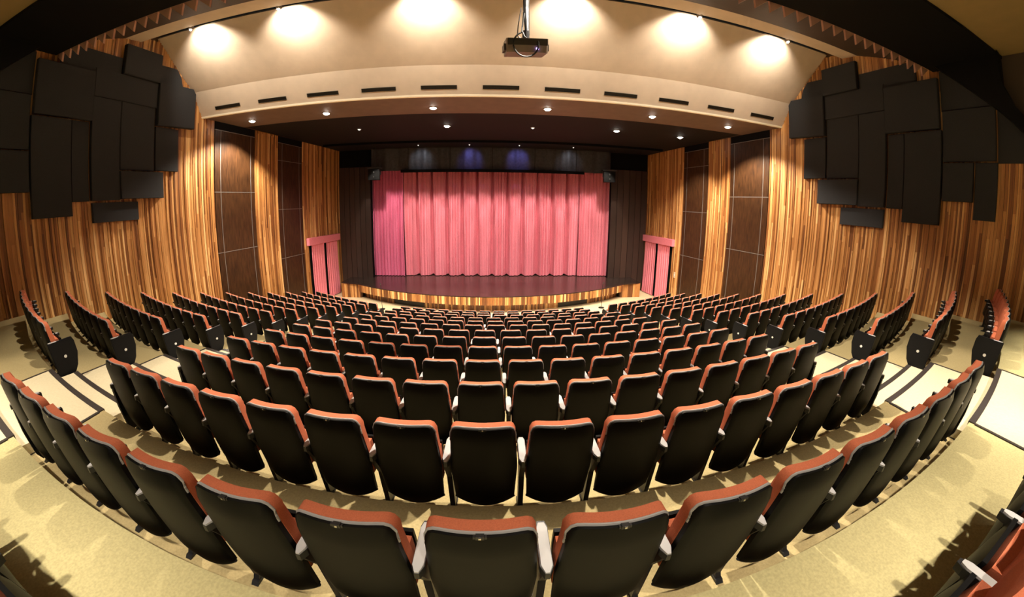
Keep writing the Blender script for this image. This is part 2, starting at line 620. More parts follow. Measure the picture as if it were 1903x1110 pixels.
# ------------------------------------------------------------------ ceiling
mb = MB()
ZR = H + 4.34
mb.add([(wall_x(-1, Y_BACK) - .2, Y_BACK, ZR), (wall_x(1, Y_BACK) + .2, Y_BACK, ZR), (wall_x(1, 3.5) + .2, 3.5, ZR), (wall_x(-1, 3.9) - .2, 3.9, ZR),
        (wall_x(-1, Y_BACK) - .2, Y_BACK, ZR + .2), (wall_x(1, Y_BACK) + .2, Y_BACK, ZR + .2), (wall_x(1, 3.5) + .2, 3.5, ZR + .2), (wall_x(-1, 3.9) - .2, 3.9, ZR + .2)],
       [(0, 1, 2, 3)[::-1], (4, 5, 6, 7), (0, 4, 5, 1)[::-1], (1, 5, 6, 2)[::-1], (2, 6, 7, 3)[::-1], (3, 7, 4, 0)[::-1]])
ceil = mb.build('ceiling', M['rear_ceil'])
tag(ceil, 'stepped hall ceiling with ochre rear part and beige slanted panel before the stage', 'ceiling', kind='structure')


def cross_panel(name, prof, thick, m, ext=0.0):
    """profile (y,z) swept across the hall between the two side walls, thickened away from the room"""
    m2 = MB()
    n = len(prof)
    up = []
    for i in range(n):
        a = Vector(prof[max(i - 1, 0)])
        b = Vector(prof[min(i + 1, n - 1)])
        d = (b - a).normalized()
        nr = Vector((-d.y, d.x))
        if nr.y < 0:
            nr = -nr
        up.append(Vector(prof[i]) + nr * thick)
    for i in range(n - 1):
        p, q, P_, Q_ = Vector(prof[i]), Vector(prof[i + 1]), up[i], up[i + 1]
        vs = []
        for sd in (-1, 1):
            for (y, z) in (p, q, Q_, P_):
                vs.append((wall_x(sd, y, ext), y, z))
        m2.add(vs, [(0, 1, 2, 3), (7, 6, 5, 4), (0, 4, 5, 1), (1, 5, 6, 2), (2, 6, 7, 3), (3, 7, 4, 0)])
    return m2.build(name, m, ceil)


# dark sloping strip behind the beam, lighting ledge, beige slanted panel, fascia, soffit, apron ceiling
cross_panel('sloping_ceiling', [(4.6, H + 4.32), (7.45, H + 5.33)], .12, M['brown_ceil'])
cross_panel('lighting_ledge', [(7.45, H + 5.33), (8.00, H + 5.385)], .12, M['beige'])
cross_panel('slanted_panel', [(8.60, H + 5.70), (10.25, H + 4.25)], .12, M['beige'])
cross_panel('slot_top', [(7.9, H + 6.12), (8.9, H + 6.12)], .12, M['brown_ceil'])
cross_panel('fascia', [(10.25, H + 4.25), (10.70, H + 3.44)], .10, M['beige'])
cross_panel('edge_lip', [(10.672, H + 3.445), (10.695, H + 3.395), (10.80, H + 3.40)], .02, M['cream'])
cross_panel('soffit', [(10.80, H + 3.42), (12.86, H + 3.42)], .15, M['soffit'])
cross_panel('soffit_step', [(12.86, H + 3.42), (12.94, H + 3.50)], .05, M['apron'])
cross_panel('apron_ceiling', [(12.9, H + 3.47), (20.9, H + 3.40)], .12, M['apron'])
# black baffle added to hide the curtain lamps from the seats
for yy in (18.36,):
    m2 = MB()
    z = H + 3.47 - (yy - 12.9) / 8 * .07
    m2.box(-9.4, 9.6, yy - .04, yy + .04, z - (.12 if yy > 18 else .02), z + .01)
    m2.build('added_baffle', M['black'], ceil)
# sawtooth fins along the far edge of the beam
fin_me = {}
for sgn in (-1, 1):
    m2 = MB()
    m2.prism([(0, 0), (0.385, 0), (0.385, -0.27)] if sgn < 0 else [(-0.385, 0), (0, 0), (-0.385, -0.27)],
             lambda p: (p[0], 0, p[1]), lambda p: (p[0], 0.05, p[1]))
    fin_me[sgn] = m2.mesh('sawtooth_fin', M['fin'])
for i in range(18):
    for sgn in (-1, 1):
        x = -11.4 + 0.385 * i if sgn < 0 else 11.5 - 0.385 * i
        o = obj('sawtooth_fin', fin_me[sgn], ceil)
        o.location = (x, (5.53 if sgn < 0 else 5.27) + (.0078 * (abs(x) - 8.5)) * (-1 if sgn > 0 else 1), H + 4.33)

# black beam with its knee braces
mb = MB()
zb0, zb1 = H + 4.26, H + 5.0
L_ = [(-11.42, 5.50), (-11.62, 3.80)]
R_ = [(11.70, 5.14), (11.88, 3.34)]
pl = [L_[0], R_[0], R_[1], L_[1]]
mb.prism(pl, lambda p: (p[0], p[1], zb1), lambda p: (p[0], p[1], zb0))
beam = mb.build('trim_1', M['black'])
tag(beam, 'matt black beam spanning the hall above the middle rows with knee braces', 'beam', kind='structure')
for side in (-1, 1):
    m2 = MB()
    wall_poly(m2, side, [(5.05, H + 4.33), (3.4, H + 2.86), (2.6, H + 2.02), (2.6, H + 2.35), (3.1, H + 3.0), (3.36, H + 3.6), (3.36, H + 4.33)], 0.05, 0.5)
    m2.build('knee_brace', M['black'], beam)

# back wall behind the camera
mb = MB()
mb.box(wall_x(-1, Y_BACK) - .2, wall_x(1, Y_BACK) + .2, Y_BACK - .2, Y_BACK, zk(-1) - .3, ZR + .2)
o = mb.build('wall_back', M['rear_wall'])
tag(o, 'plain brown rear wall of the hall behind the last rows', 'wall', kind='structure')

# ------------------------------------------------------------------ proscenium wall, header, stage
YF = 20.72
OPL, OPR = -7.42, 7.32
mb = MB()
for x0, x1 in ((wall_x(-1, YF) - .1, OPL - .02), (OPR + .02, wall_x(1, YF) + .1)):
    mb.box(x0, x1, YF + .02, YF + .25, 0, H + 3.5)
mb.box(OPL - .02, OPR + .02, YF + .02, YF + .25, H + 2.12, H + 3.5)
mb.box(OPL - 1.2, OPR + 1.2, 24.4, 24.6, 0, H + 3.5)
wf = mb.build('wall_front', M['black'])
tag(wf, 'dark plank proscenium wall framing the stage opening', 'wall', kind='structure')
for x0, x1 in ((wall_x(-1, YF) + .03, OPL - .02), (OPR + .02, wall_x(1, YF) - .03)):
    n = 6
    for i in range(n):
        a = x0 + (x1 - x0) * i / n
        b = x0 + (x1 - x0) * (i + 1) / n
        m2 = MB()
        m2.box(-(b - a) / 2 + .012, (b - a) / 2 - .012, -.03 - .012 * (i % 2), .02, 0, H + 2.35)
        o = m2.build('plank', M['plank'], wf)
        o.location = ((a + b) / 2, YF, 0.0)

# pleated black valance above the curtain
mb = MB()
nx = 150
za, zb = H + 2.06, H + 3.40


def hd(u, v, off):
    x = OPL + .1 + (OPR - OPL - .2) * u
    y = YF - .16 + .05 * math.sin(x * 5.2) + .02 * math.sin(x * 13.1 + 1)
    return (x, y + off, zb + (za - zb) * v)


mb.shell(lambda u, v: hd(u, v, 0), lambda u, v: hd(u, v, .03), nx, 1)
o = mb.build('stage_valance', M['header'], smooth=True)
tag(o, 'pleated black valance hanging above the pink stage curtain', 'valance')
mb = MB()
mb.box(-5.45, 5.5, YF - .34, YF - .24, H + 1.93, H + 2.1)
for x in (-5.0, -2.5, 0, 2.5, 5.0):
    mb.tube([(x, YF - .29, H + 2.08), (x, YF - .29, H + 3.38)], .012, 6)
o = mb.build('lighting_batten', M['black'])
tag(o, 'black horizontal batten below the stage valance', 'batten')

# curtains
STAGE_Z = 0.89


def curtain(name, x0, x1, y, z0, z1, fine, amp, groove, m, label, phase=0.0, cat='curtain'):
    n = max(40, int((x1 - x0) / 0.028))
    nv = 10
    g_n = max(1, round((x1 - x0) / groove)) if groove else 0

    def prof(x, v):
        a = amp * (0.75 + 0.25 * math.sin(x * 2.3 + phase))
        yy = a * math.sin(2 * PI * (x - x0) / fine + 0.6 * math.sin(x * 1.7 + phase))
        yy += 0.35 * a * math.sin(2 * PI * (x - x0) / (fine * .43) + 1.1)
        lift = 0.0
        if groove:
            t = (x - x0) / (x1 - x0) * g_n
            q = (t - round(t)) * (x1 - x0) / g_n
            wdt = 0.05 + 0.075 * v
            g = math.exp(-(q / wdt) ** 2)
            yy = yy * (1 - g) + g * 0.34
            side_ = math.exp(-((q - wdt * 2.2) / (wdt * .8)) ** 2)
            yy -= side_ * .09
            lift = 0.05 * g
            if v > .85:
                yy += .05 * math.sin(q * 60) * math.exp(-(q / .2) ** 2) * (v - .85) / .15
        return yy, lift

    def fa(u, v):
        x = x0 + (x1 - x0) * u
        yy, lift = prof(x, v)
        zz = z1 + (z0 - z1) * v + (lift * v ** 6)
        return (x, y + yy, zz)
    m2 = MB()
    m2.shell(fa, lambda u, v: (fa(u, v)[0], fa(u, v)[1] + .02, fa(u, v)[2]), n, nv)
    o = m2.build(name, m, smooth=True)
    tag(o, label, cat)
    return o


curtain('stage_curtain', -5.62, 5.62, 21.35, STAGE_Z + .03, H + 2.35, 0.235, .062, 0.94, M['curtain'], 'rose pink pleated front curtain closed across the stage')
curtain('stage_curtain', -7.5, -5.5, 21.2, STAGE_Z + .03, H + 2.2, 0.20, .085, 0, M['curtain_leg'], 'gathered mauve pink curtain leg at the house left edge of the stage', .7)
curtain('stage_curtain', 5.45, 7.4, 21.2, STAGE_Z + .03, H + 2.2, 0.22, .08, 0, M['curtain'], 'gathered rose pink curtain leg at the house right edge of the stage', 1.9)

# stage platform
stage = empty('stage_platform', (X0 - .14, 19.0, 0))
tag(stage, 'curved low stage platform with dark deck and timber strip front', 'stage')
SX, SY = 0.0, 29.5


def s_arc(r, a):
    return (SX + r * math.sin(a), SY - r * math.cos(a))


RT, RB = 13.15, 12.62
aT = math.asin(7.75 / RT)
poly = [s_arc(RT, -aT + 2 * aT * i / 60) for i in range(61)] + [(8.95, s_arc(RT, aT)[1]), (8.95, 19.15), (8.95, 20.65), (OPR - .04, 20.65), (OPR - .04, 24.2), (OPL + .04, 24.2), (OPL + .04, 20.65), (-8.95, 20.65), (-8.95, 19.15), (-8.95, s_arc(RT, -aT)[1])]
poly = [p for p in poly if not (abs(p[0]) > 8.9 and p[1] < 19.14)]
mb = MB()
sl = stage.location
mb.prism([(p[0] - sl.x, p[1] - sl.y) for p in poly], lambda p: (p[0], p[1], STAGE_Z), lambda p: (p[0], p[1], STAGE_Z - .05))
mb.build('stage_deck', M['deck'], stage)
# core of the stage
mb = MB()
polyb = [s_arc(RB - .05, -aT + 2 * aT * i / 40) for i in range(41)] + [(8.85, 19.3), (8.85, 20.6), (-8.85, 20.6), (-8.85, 19.3)]
mb.prism([(p[0] - sl.x, p[1] - sl.y) for p in polyb], lambda p: (p[0], p[1], STAGE_Z - .06), lambda p: (p[0], p[1], 0.0))
mb.build('stage_core', M['black'], stage)


def strip_band(name, r, z0, z1, spans, wmin, wmax, th, seed):
    """timber strips standing side by side along an arc of the stage front"""
    rr = random.Random(seed)
    root_done = []
    for (x0, x1) in spans:
        x = x0
        while x < x1 - .01:
            w = min(rr.uniform(wmin, wmax), x1 - x)
            xm = x + w / 2
            a = math.asin(max(-1, min(1, xm / r)))
            px, py = s_arc(r, a)
            d = th * rr.uniform(.6, 1.0)
            root_done.append((px, py, a, w, d, rr.random()))
            x += w
    return root_done


tones = []
for i in range(5):
    mm = mat('stage_strip_%d' % i, WOODS[i] if i < 5 else WOODS[2], .4, noise=.25, scale=4, stretch=(20, 20, 1))
    tones.append(mm)
for name, r, z0, z1, spans, seed in (('strip_band', RT, STAGE_Z - .44, STAGE_Z - .045, [(-7.7, 7.7)], 3),
                                     ('strip_band', RB, 0.0, STAGE_Z - .46, [(-7.5, -5.35), (-3.55, 3.5), (5.3, 7.5)], 4)):
    mb = MB()
    for (px, py, a, w, d, q) in strip_band(name, r, z0, z1, spans, .055, .12, .03, seed):
        ca, sa = math.cos(a), math.sin(a)
        mi = min(4, int(q ** 1.5 * 4.6))
        pts = [(-w / 2 + .004, -d), (w / 2 - .004, -d), (w / 2 - .004, .04), (-w / 2 + .004, .04)]
        pr = [(px + u * ca - v * sa - sl.x, py + u * sa + v * ca - sl.y) for u, v in pts]
        mb.prism(pr, lambda p: (p[0], p[1], z1), lambda p: (p[0], p[1], z0), mi)
    o = mb.build(name, tones, stage)
    o['kind'] = 'stuff'
    o['label'] = 'narrow brown timber strips along the stage front'
# underside of the overhanging band
mb = MB()
pu = [s_arc(RT - .02, -aT + 2 * aT * i / 40) for i in range(41)] + [s_arc(RB - .05, aT - 2 * aT * i / 40) for i in range(41)]
for i in range(40):
    q = [pu[i], pu[i + 1], pu[81 - i - 1], pu[81 - i]]
    mb.prism([(p[0] - sl.x, p[1] - sl.y) for p in q], lambda p: (p[0], p[1], STAGE_Z - .42), lambda p: (p[0], p[1], STAGE_Z - .45))
mb.build('overhang_underside', M['nosing'], stage)
for sgn in (-1, 1):
    mb = MB()
    rr = random.Random(40 + sgn)
    x = 7.7
    while x < 8.92:
        w = min(rr.uniform(.07, .14), 8.93 - x)
        xx0, xx1 = sorted((sgn * x, sgn * (x + w)))
        d = rr.uniform(.01, .03)
        mb.box(xx0 + .003 - sl.x, xx1 - .003 - sl.x, 19.15 - d - sl.y, 19.2 - sl.y, 0, STAGE_Z - .04, min(4, int(rr.random() ** 1.5 * 4.6)))
        x += w
    o = mb.build('strip_band', tones, stage)
    o['kind'] = 'stuff'
    mb = MB()
    xx0, xx1 = sorted((sgn * 7.65, sgn * 8.95))
    mb.box(xx0 - sl.x, xx1 - sl.x, 19.18 - sl.y, 20.6 - sl.y, 0, STAGE_Z - .045)
    mb.build('side_block', M['batten'], stage)
    # grille openings in the lower band
    mb = MB()
    x0, x1 = (3.52, 5.28) if sgn > 0 else (-5.33, -3.57)
    for i in range(12):
        a0 = math.asin((x0 + (x1 - x0) * i / 12) / RB)
        a1 = math.asin((x0 + (x1 - x0) * (i + 1) / 12) / RB)
        p0, p1 = s_arc(RB, a0), s_arc(RB, a1)
        mb.prism([(p0[0] - sl.x, p0[1] - sl.y), (p1[0] - sl.x, p1[1] - sl.y), (p1[0] - sl.x, p1[1] + .03 - sl.y), (p0[0] - sl.x, p0[1] + .03 - sl.y)],
                 lambda p: (p[0], p[1], STAGE_Z - .46), lambda p: (p[0], p[1], .02))
    mb.build('floor_grille', M['vent'], stage)

# curtained side doors on the splayed walls
for side in (-1, 1):
    hs = 'house left' if side < 0 else 'house right'
    root = empty('curtained_door', (wall_x(side, 19.1), 19.1, 0))
    tag(root, 'pink curtained side exit with boxed pelmet beside the stage, %s' % hs, 'door')
    lo = root.location
    dy = -.36 if side < 0 else 0.0

    def loc(m2):
        m2.v = [(x - lo.x, y - lo.y, z - lo.z) for x, y, z in m2.v]
        return m2
    m2 = MB()
    wall_box(m2, side, 17.78 + dy, 20.48 + dy, 0.02, H - 1.75, 0.001, .02)
    loc(m2).build('door_opening', M['black'], root)
    m2 = MB()
    wall_box(m2, side, 17.52 + dy, 20.66 + dy, H - 2.05, H - 1.66, 0.05, .24)
    loc(m2).build('pelmet', M['door_cloth'], root)
    for (ya, yb) in ((17.86, 19.05), (19.30, 20.46)):
        m2 = MB()
        n = 44

        def fc(u, v, off, ya=ya, yb=yb):
            y = dy + ya + (yb - ya) * u + (0.10 * v * (1 if yb > 20 else -.3)) * (u - .2)
            d = .10 + .028 * math.sin(u * 38) + .014 * math.sin(u * 71 + 1) + off
            return (wall_x(side, y) - side * d, y - .115 * d, H - 1.95 + (0.04 - (H - 1.95)) * v)
        m2.shell(lambda u, v: fc(u, v, 0), lambda u, v: fc(u, v, .018), n, 4)
        loc(m2).build('door_curtain', M['door_cloth'], root, smooth=True)
m2 = MB()
wall_box(m2, 1, 17.22, 17.36, H - 3.78, H - 3.46, .05, .075)
o = m2.build('switch_plate', M['switch'])
tag(o, 'small pale switch plate on the strip wall beside the curtained exit', 'switch')
m3 = MB()
wall_box(m3, 1, 17.26, 17.32, H - 3.66, H - 3.58, .074, .082)
m3.build('rocker', M['plate'], o)

# hanging speakers at both corners of the opening
for sgn, x in ((-1, -6.95), (1, 6.95)):
    hs = 'house left' if sgn < 0 else 'house right'
    root = empty('hanging_speaker', (x, 20.1, H + 1.5))
    tag(root, 'black loudspeaker box hanging at the %s corner of the stage opening' % hs, 'speaker')
    m2 = MB()
    m2.prism([(-.36, -.2), (.36, -.2), (.26, .25), (-.26, .25)], lambda p: (p[0], p[1], .62), lambda p: (p[0], p[1], .0))
    m2.build('cabinet', M['speaker'], root)
    for z, r in ((.45, .12), (.17, .10)):
        m2 = MB()
        m2.tube([(0, -.2, z), (0, -.215, z)], r, 16)
        d_ = m2.build('driver', M['speaker'], root)
        m2 = MB()
        m2.tube([(0, -.214, z), (0, -.235, z)], [r * .45, r * .2], 12)
        m2.build('dust_cap', M['cone'], d_)
    m2 = MB()
    m2.box(-.42, .42, -.2, .2, .66, .74)
    m2.box(-.38, -.34, -.03, .03, .3, .68)
    m2.box(.34, .38, -.03, .03, .3, .68)
    m2.build('bracket', M['cone'], root)
    m2 = MB()
    m2.tube([(-.05, 0, .72), (-.05, 0, 1.92)], .015, 6)
    m2.tube([(.05, 0, .72), (.05, 0, 1.92)], .015, 6)
    m2.build('hanging_rods', M['cone'], root)

# slim microphone stands before the stage
for x, y in ((-5.72, 16.95), (5.85, 17.15)):
    hs = 'house left' if x < 0 else 'house right'
    root = empty('microphone_stand', (x, y, 0))
    tag(root, 'slim black microphone stand on the floor before the stage, %s' % hs, 'microphone stand')
    m2 = MB()
    m2.tube([(0, 0, 0), (0, 0, .03), (0, 0, .05)], [.16, .15, .03], 16)
    m2.build('base', M['frame'], root)
    m2 = MB()
    m2.tube([(0, 0, .04), (0, 0, 1.28)], .014, 8)
    m2.build('pole', M['frame'], root)
    m2 = MB()
    m2.tube([(0, .03, 1.25), (0, 0, 1.30), (0, -.07, 1.36), (0, -.11, 1.40), (0, -.13, 1.42)], [.012, .016, .02, .032, .01], 10)
    m2.build('microphone', M['cone'], root)

# ------------------------------------------------------------------ air vents on the fascia
d_f = Vector((0, 10.70 - 10.25, 3.44 - 4.25)).normalized()     # down the fascia
n_f = Vector((0, -d_f.z * -1, 0))
n_f = Vector((0, d_f.z, -d_f.y)).normalized()                  # towards the audience and down
if n_f.y > 0:
    n_f = -n_f
for i in range(11):
    x = 0.23 + 1.914 * (i - 5)
    zc = 3.655
    yc = 10.25 + (4.25 - zc) / (4.25 - 3.44) * .45
    root = empty('air_vent', (x, yc, H + zc))
    pos = 'centre of the row' if i == 5 else '%s from the %s wall' % (ORD[i] if i < 5 else ORD[10 - i], 'house left' if i < 5 else 'house right')
    tag(root, 'black slot air vent in the beige fascia, %s' % pos, 'vent', 'slot vents in the fascia')
    rotm = Matrix((Vector((1, 0, 0)), -d_f, n_f)).transposed().to_4x4()   # local x, up-slope, out
    root.rotation_euler = rotm.to_euler()
    m2 = MB()
    for a, b, c, d in ((-.56, .56, .045, .06), (-.56, .56, -.06, -.045), (-.56, -.545, -.06, .06), (.545, .56, -.06, .06)):
        m2.box(a, b, c, d, 0.0, .018)
    m2.build('frame', M['vent'], root)
    m2 = MB()
    m2.box(-.55, .55, -.05, .05, 0.001, .004)
    m2.build('duct', M['black'], root)
    for yy in (-.022, .006, .032):
        m2 = MB()
        m2.prism([(yy - .009, .004), (yy + .009, .012), (yy + .009, .015), (yy - .009, .007)], lambda p: (-.545, p[0], p[1]), lambda p: (.545, p[0], p[1]))
        m2.build('louvre', M['vent'], root)

# ------------------------------------------------------------------ lamps
def spot(parent, loc, target, power, angle, blend=0.6, col=WARM, r=0.07):
    l = bpy.data.lights.new('lamp_light', 'SPOT')
    l.energy = power
    l.color = col
    l.spot_size = math.radians(angle)
    l.spot_blend = blend
    l.shadow_soft_size = r
    o = bpy.data.objects.new('lamp_light', l)
    COL.objects.link(o)
    o.parent = parent
    o.location = loc
    d = Vector(target)
    o.rotation_euler = d.to_track_quat('-Z', 'Y').to_euler()
    return o


def downlight(name, x, y, z, label, group, power, angle, aim=(0, 0, -1), lens='lamp', r=.085, col=WARM, light=True, blend=.6):
    root = empty(name, (x, y, z))
    tag(root, label, 'light', group)
    m2 = MB()
    n = 20
    vs, fs = [], []
    for j, (rr, zz) in enumerate(((r * 1.35, .004), (r * 1.35, -.012), (r, -.016), (r, .004))):
        for k in range(n):
            vs.append((rr * math.cos(2 * PI * k / n), rr * math.sin(2 * PI * k / n), zz))
    for j in range(4):
        for k in range(n):
            fs.append((j * n + k, j * n + (k + 1) % n, ((j + 1) % 4) * n + (k + 1) % n, ((j + 1) % 4) * n + k))
    m2.add(vs, fs)
    m2.build('trim_ring', M['ring'], root)
    m2 = MB()
    m2.tube([(0, 0, .002), (0, 0, -.012), (0, 0, -.035), (0, 0, -.055), (0, 0, -.066)], [r, r * .97, r * .78, r * .45, r * .1], n)
    m2.build('lens', M[lens], root, smooth=True)
    if light:
        spot(root, (0, 0, -.12), aim, power, angle, blend, col)
    return root


# wall washers hidden in the slot above the slanted panel
for i, x in enumerate((-8.85, -5.75, -1.85, 1.95, 5.5, 8.72)):
    root = empty('wall_washer', (x, 8.05, H + 5.415))
    side_ = 'house left' if i < 3 else 'house right'
    tag(root, 'small spotlight on the ceiling ledge washing the beige panel, %s from the %s wall' % (ORD[i if i < 3 else 5 - i], side_), 'light', 'wall washers on the ledge')
    m2 = MB()
    m2.tube([(0, -.10, .03), (0, .0, .0), (0, .07, -.02)], [.05, .075, .085], 16)
    m2.build('housing', M['ring'], root, smooth=True)
    m2 = MB()
    m2.tube([(0, .07, -.02), (0, .082, -.024)], [.076, .06], 16)
    m2.tube([(0, .03, -.045 - .06 * math.cos(q * PI / 8)) for q in range(9)], [max(.002, .055 * math.sin(q * PI / 8)) for q in range(9)], 12)
    m2.build('lens', M['lamp'], root)
    m2 = MB()
    m2.box(-.012, .012, -.03, .0, .02, .10)
    m2.build('bracket', M['ring'], root)
    spot(root, (0, .11, -.03), (0, 1.0, -.30), P_WASH, 126, .5)

for i, (x, y) in enumerate(((-9.35, 12.05), (-6.1, 12.08), (-2.1, 12.08), (1.9, 12.02), (5.8, 11.9), (9.2, 11.92))):
    side_ = 'house left' if i < 3 else 'house right'
    downlight('recessed_downlight', x, y, ZC_SOFFIT - .002, 'bright recessed downlight in the brown soffit, %s from the %s wall' % (ORD[i if i < 3 else 5 - i], side_),
              'downlights in the brown soffit', P_SOFFIT, 124 if i in (0, 5) else 104, aim=(0, -.05, -1) if i in (0, 5) else (0, -.08, -1), r=.12, blend=.45)
for i, (x, y, br) in enumerate(((-6.0, 15.15, 0), (-2.0, 15.1, 1), (1.75, 15.2, 0), (5.5, 14.9, 1), (8.75, 14.95, 1))):
    z = H + 3.47 - (y - 12.9) / 8 * .07
    downlight('recessed_downlight', x, y, z - .002,
              ('bright' if br else 'dim') + ' recessed downlight in the dark apron ceiling, %s from the house left wall' % ORD[i],
              'downlights in the dark apron ceiling', P_APRON, 100, aim=(0, .12, -1), lens='lamp' if br else 'lamp_dim', r=.125 if br else .075, light=bool(br))
for i in range(12):
    x = -6.6 + 1.2 * i
    downlight('curtain_downlight', x, 18.62, H + 3.415, 'small shielded downlight behind the added black ceiling baffle, %s from the house left wall' % ORD[i],
              'downlights above the stage edge', P_CURTAIN, 47, aim=(0, .466, -1), lens='lamp_dim', r=.045, blend=.45)
for i, (x, y) in enumerate(((-9.6, -1.2), (-6.6, -1.4), (-3.9, -1.7), (-1.3, -1.8), (1.3, -1.8), (3.9, -1.7), (6.6, -1.4), (9.6, -1.2))):
    downlight('house_downlight', x, y, ZR - .002, 'recessed downlight in the ochre rear ceiling, %s from the house left wall' % ORD[i],
              'downlights in the rear ceiling', P_REAR * (1, 1, 1, .85, .85, 1, 1.1, 1.2)[i], 66, blend=.5)
for i, x in enumerate((-6.3, 6.7)):
    downlight('aisle_downlight', x, 1.6, ZR - .002, 'recessed downlight in the rear ceiling above the %s aisle' % ('house left', 'house right')[i],
              'downlights above the aisles', P_REAR * (.45, .6)[i], 44, blend=.6)
for i, x in enumerate((-3.6, 1.2, 4.8)):
    downlight('beam_downlight', x, 3.8, H + 4.258, 'recessed downlight in the underside of the black beam, %s from the house left wall' % ORD[i],
              'downlights in the black beam', P_HOUSE * (.8, 1.4, .8)[i], 113, aim=(0, .5, -1), blend=.22)

for i, (x, c, p_) in enumerate(((-4.2, (.85, .9, 1.0), 34), (-1.3, (.25, .25, 1.0), 60), (1.5, (.25, .25, 1.0), 60), (4.6, (.85, .9, 1.0), 26))):  # cool white pair is added to brighten the grey folds of the valance
    downlight('valance_spotlight', x, 19.5, H + 3.40, '%s spotlight in the ceiling before the valance, %s from house left wall' % ('blue' if c[0] < .5 else 'added cool white', ORD[i]),
              'spotlights before the valance', p_, 75, aim=(0, 1, -.55), lens='lamp_dim', r=.04, col=c, blend=.9)
# ------------------------------------------------------------------ projector hanging from the beam
pr = empty('projector', (0.38, 4.2, H + 1.98))
tag(pr, 'taupe video projector hanging on a black pole below the beam', 'projector')
pr.rotation_euler = (math.radians(14), math.radians(-3), math.radians(4))
m2 = MB()
m2.prism([(-.255, -.18), (-.235, -.2), (.235, -.2), (.255, -.18), (.255, .16), (.23, .18), (-.23, .18), (-.255, .16)], lambda p: (p[0], p[1], .085), lambda p: (p[0] * .97, p[1] * .97, -.085))
m2.build('body', M['proj'], pr)
m2 = MB()
m2.box(-.24, .24, -.207, -.199, .0, .08)
m2.build('connector_panel', M['proj_dark'], pr)
m2 = MB()
m2.tube([(.12, .17, .0), (.12, .25, .0)], .055, 16)
m2.build('lens_barrel', M['proj_dark'], pr)
for s_ in (-1, 1):
    m2 = MB()
    m2.box(s_ * .262 - .012, s_ * .262 + .012, -.12, .1, -.05, .03)
    m2.build('side_grille', M['proj_dark'], pr)
m2 = MB()
m2.box(.10, .13, -.213, -.2, -.05, -.03)
m2.build('indicator_light', M['led'], pr)
m2 = MB()
m2.box(-.11, .13, -.1, .1, .085, .105)
m2.tube([(.01, 0, .1), (.01, 0, .22)], [.05, .04], 12)
m2.build('mount_plate', M['cone'], pr)
pole = MB()
ipr = Matrix.Rotation(0, 4, 'X')
pm = Matrix.LocRotScale(pr.location, pr.rotation_euler, None).inverted()


def wl_(p):
    return tuple(pm @ Vector(p))


pole.tube([wl_((.38 + .03, 4.22, H + 2.17)), wl_((.40, 4.3, H + 2.6)), wl_((.42, 4.35, H + 4.27))], [.03, .042, .042], 12)
pole.build('pole', M['cable'], pr)
cb = MB()
pts = []
for i in range(25):
    t = i / 24
    ang = PI * 0.6 + t * PI * 1.5
    pts.append((-.03 + .15 * math.cos(ang), -.235 - .02 * math.sin(t * PI), -.0 + .15 * math.sin(ang)))
pts = [(-.02, -.08, .42), (-.06, -.16, .22)] + pts
cb.tube(pts, .011, 6)
cb.tube([(-.05, -.03, .50), (-.10, -.1, .25), (-.12, -.16, .12), (-.06, -.205, .04)], .007, 6)
cb.tube([(-.02, -.02, .45), (-.05, -.08, .2), (-.03, -.16, .11), (.02, -.205, .05)], .007, 6)
cb.build('cable', M['cable'], pr)

# ------------------------------------------------------------------ auditorium seats
ZR_TOP = 0.95


def hw(z):                                                    # half width of the back
    if z > .55:
        return .236 - (z - .55) / .40 * .022
    return .236 - (.55 - z) / .45 * .020


def back_pt(u, v, off, grow=0.0, ztop=ZR_TOP, zbot=None):
    """outline of the seat back: rounded top corners, arched bottom edge, leaning back"""
    s_ = math.sin((2 * u - 1) * PI / 2 * .86) / math.sin(PI / 2 * .86)
    zb = (.135 + .085 * s_ * s_) if zbot is None else zbot
    a = abs(s_)
    zt = ztop + grow - (0.060 * (1 - math.sqrt(max(0, 1 - max(0, (a - .76) / .24) ** 2))))
    z = zb + (zt - zb) * v
    x = s_ * (hw(z) + grow)
    y = (ZR_TOP - z) * .135 + off + .028 * (s_ * s_) - .0
    if v > .94:
        y += (v - .94) / .06 * .008
    return (x, y, z)


def bulge(u, v, p=2.0):
    a = 1 - abs(2 * u - 1) ** (p * 2)
    b = 1 - abs(2 * v - 1) ** (p * 3)
    return max(0, a) * .5 + max(0, b) * .5 if False else math.sqrt(max(0, a)) * math.sqrt(max(0, b))


b_ = MB()
b_.shell(lambda u, v: back_pt(u, v, .0 - .018 * bulge(u, v)), lambda u, v: back_pt(u, v, .03), 14, 12)
ME = {}
ME['back_shell'] = b_.mesh('back_shell', M['shell'], True)
b_ = MB()
b_.shell(lambda u, v: back_pt(u, v, .030, .003, ZR_TOP + .000, .40), lambda u, v: back_pt(u, v, .086 + .035 * bulge(u, v, 1.6), .003, ZR_TOP - .002, .40), 14, 10)
ME['backrest'] = b_.mesh('backrest', M['fabric'], True)
b_ = MB()
b_.tube([back_pt(i / 12, 0, .012, .002) for i in range(13)], .011, 6)
ME['bottom_trim'] = b_.mesh('bottom_trim', M['frame'], True)
b_ = MB()
rim = []
for i in range(4):
    rim.append(back_pt(0, .90 + .10 * i / 4, .022, .000))
for i in range(15):
    rim.append(back_pt(i / 14, 1, .022, .000))
for i in range(4):
    rim.append(back_pt(1, 1 - .10 * (i + 1) / 4, .022, .000))
b_.tube(rim, .0075, 6)
ME['rim_strip'] = b_.mesh('rim_strip', M['rim'], True)
b_ = MB()
b_.box(-.016, .016, .004, .022, .940, .958)
b_.box(-.026, -.018, .006, .02, .942, .955)
b_.box(.018, .026, .006, .02, .942, .955)
ME['latch'] = b_.mesh('latch', M['frame'])
b_ = MB()
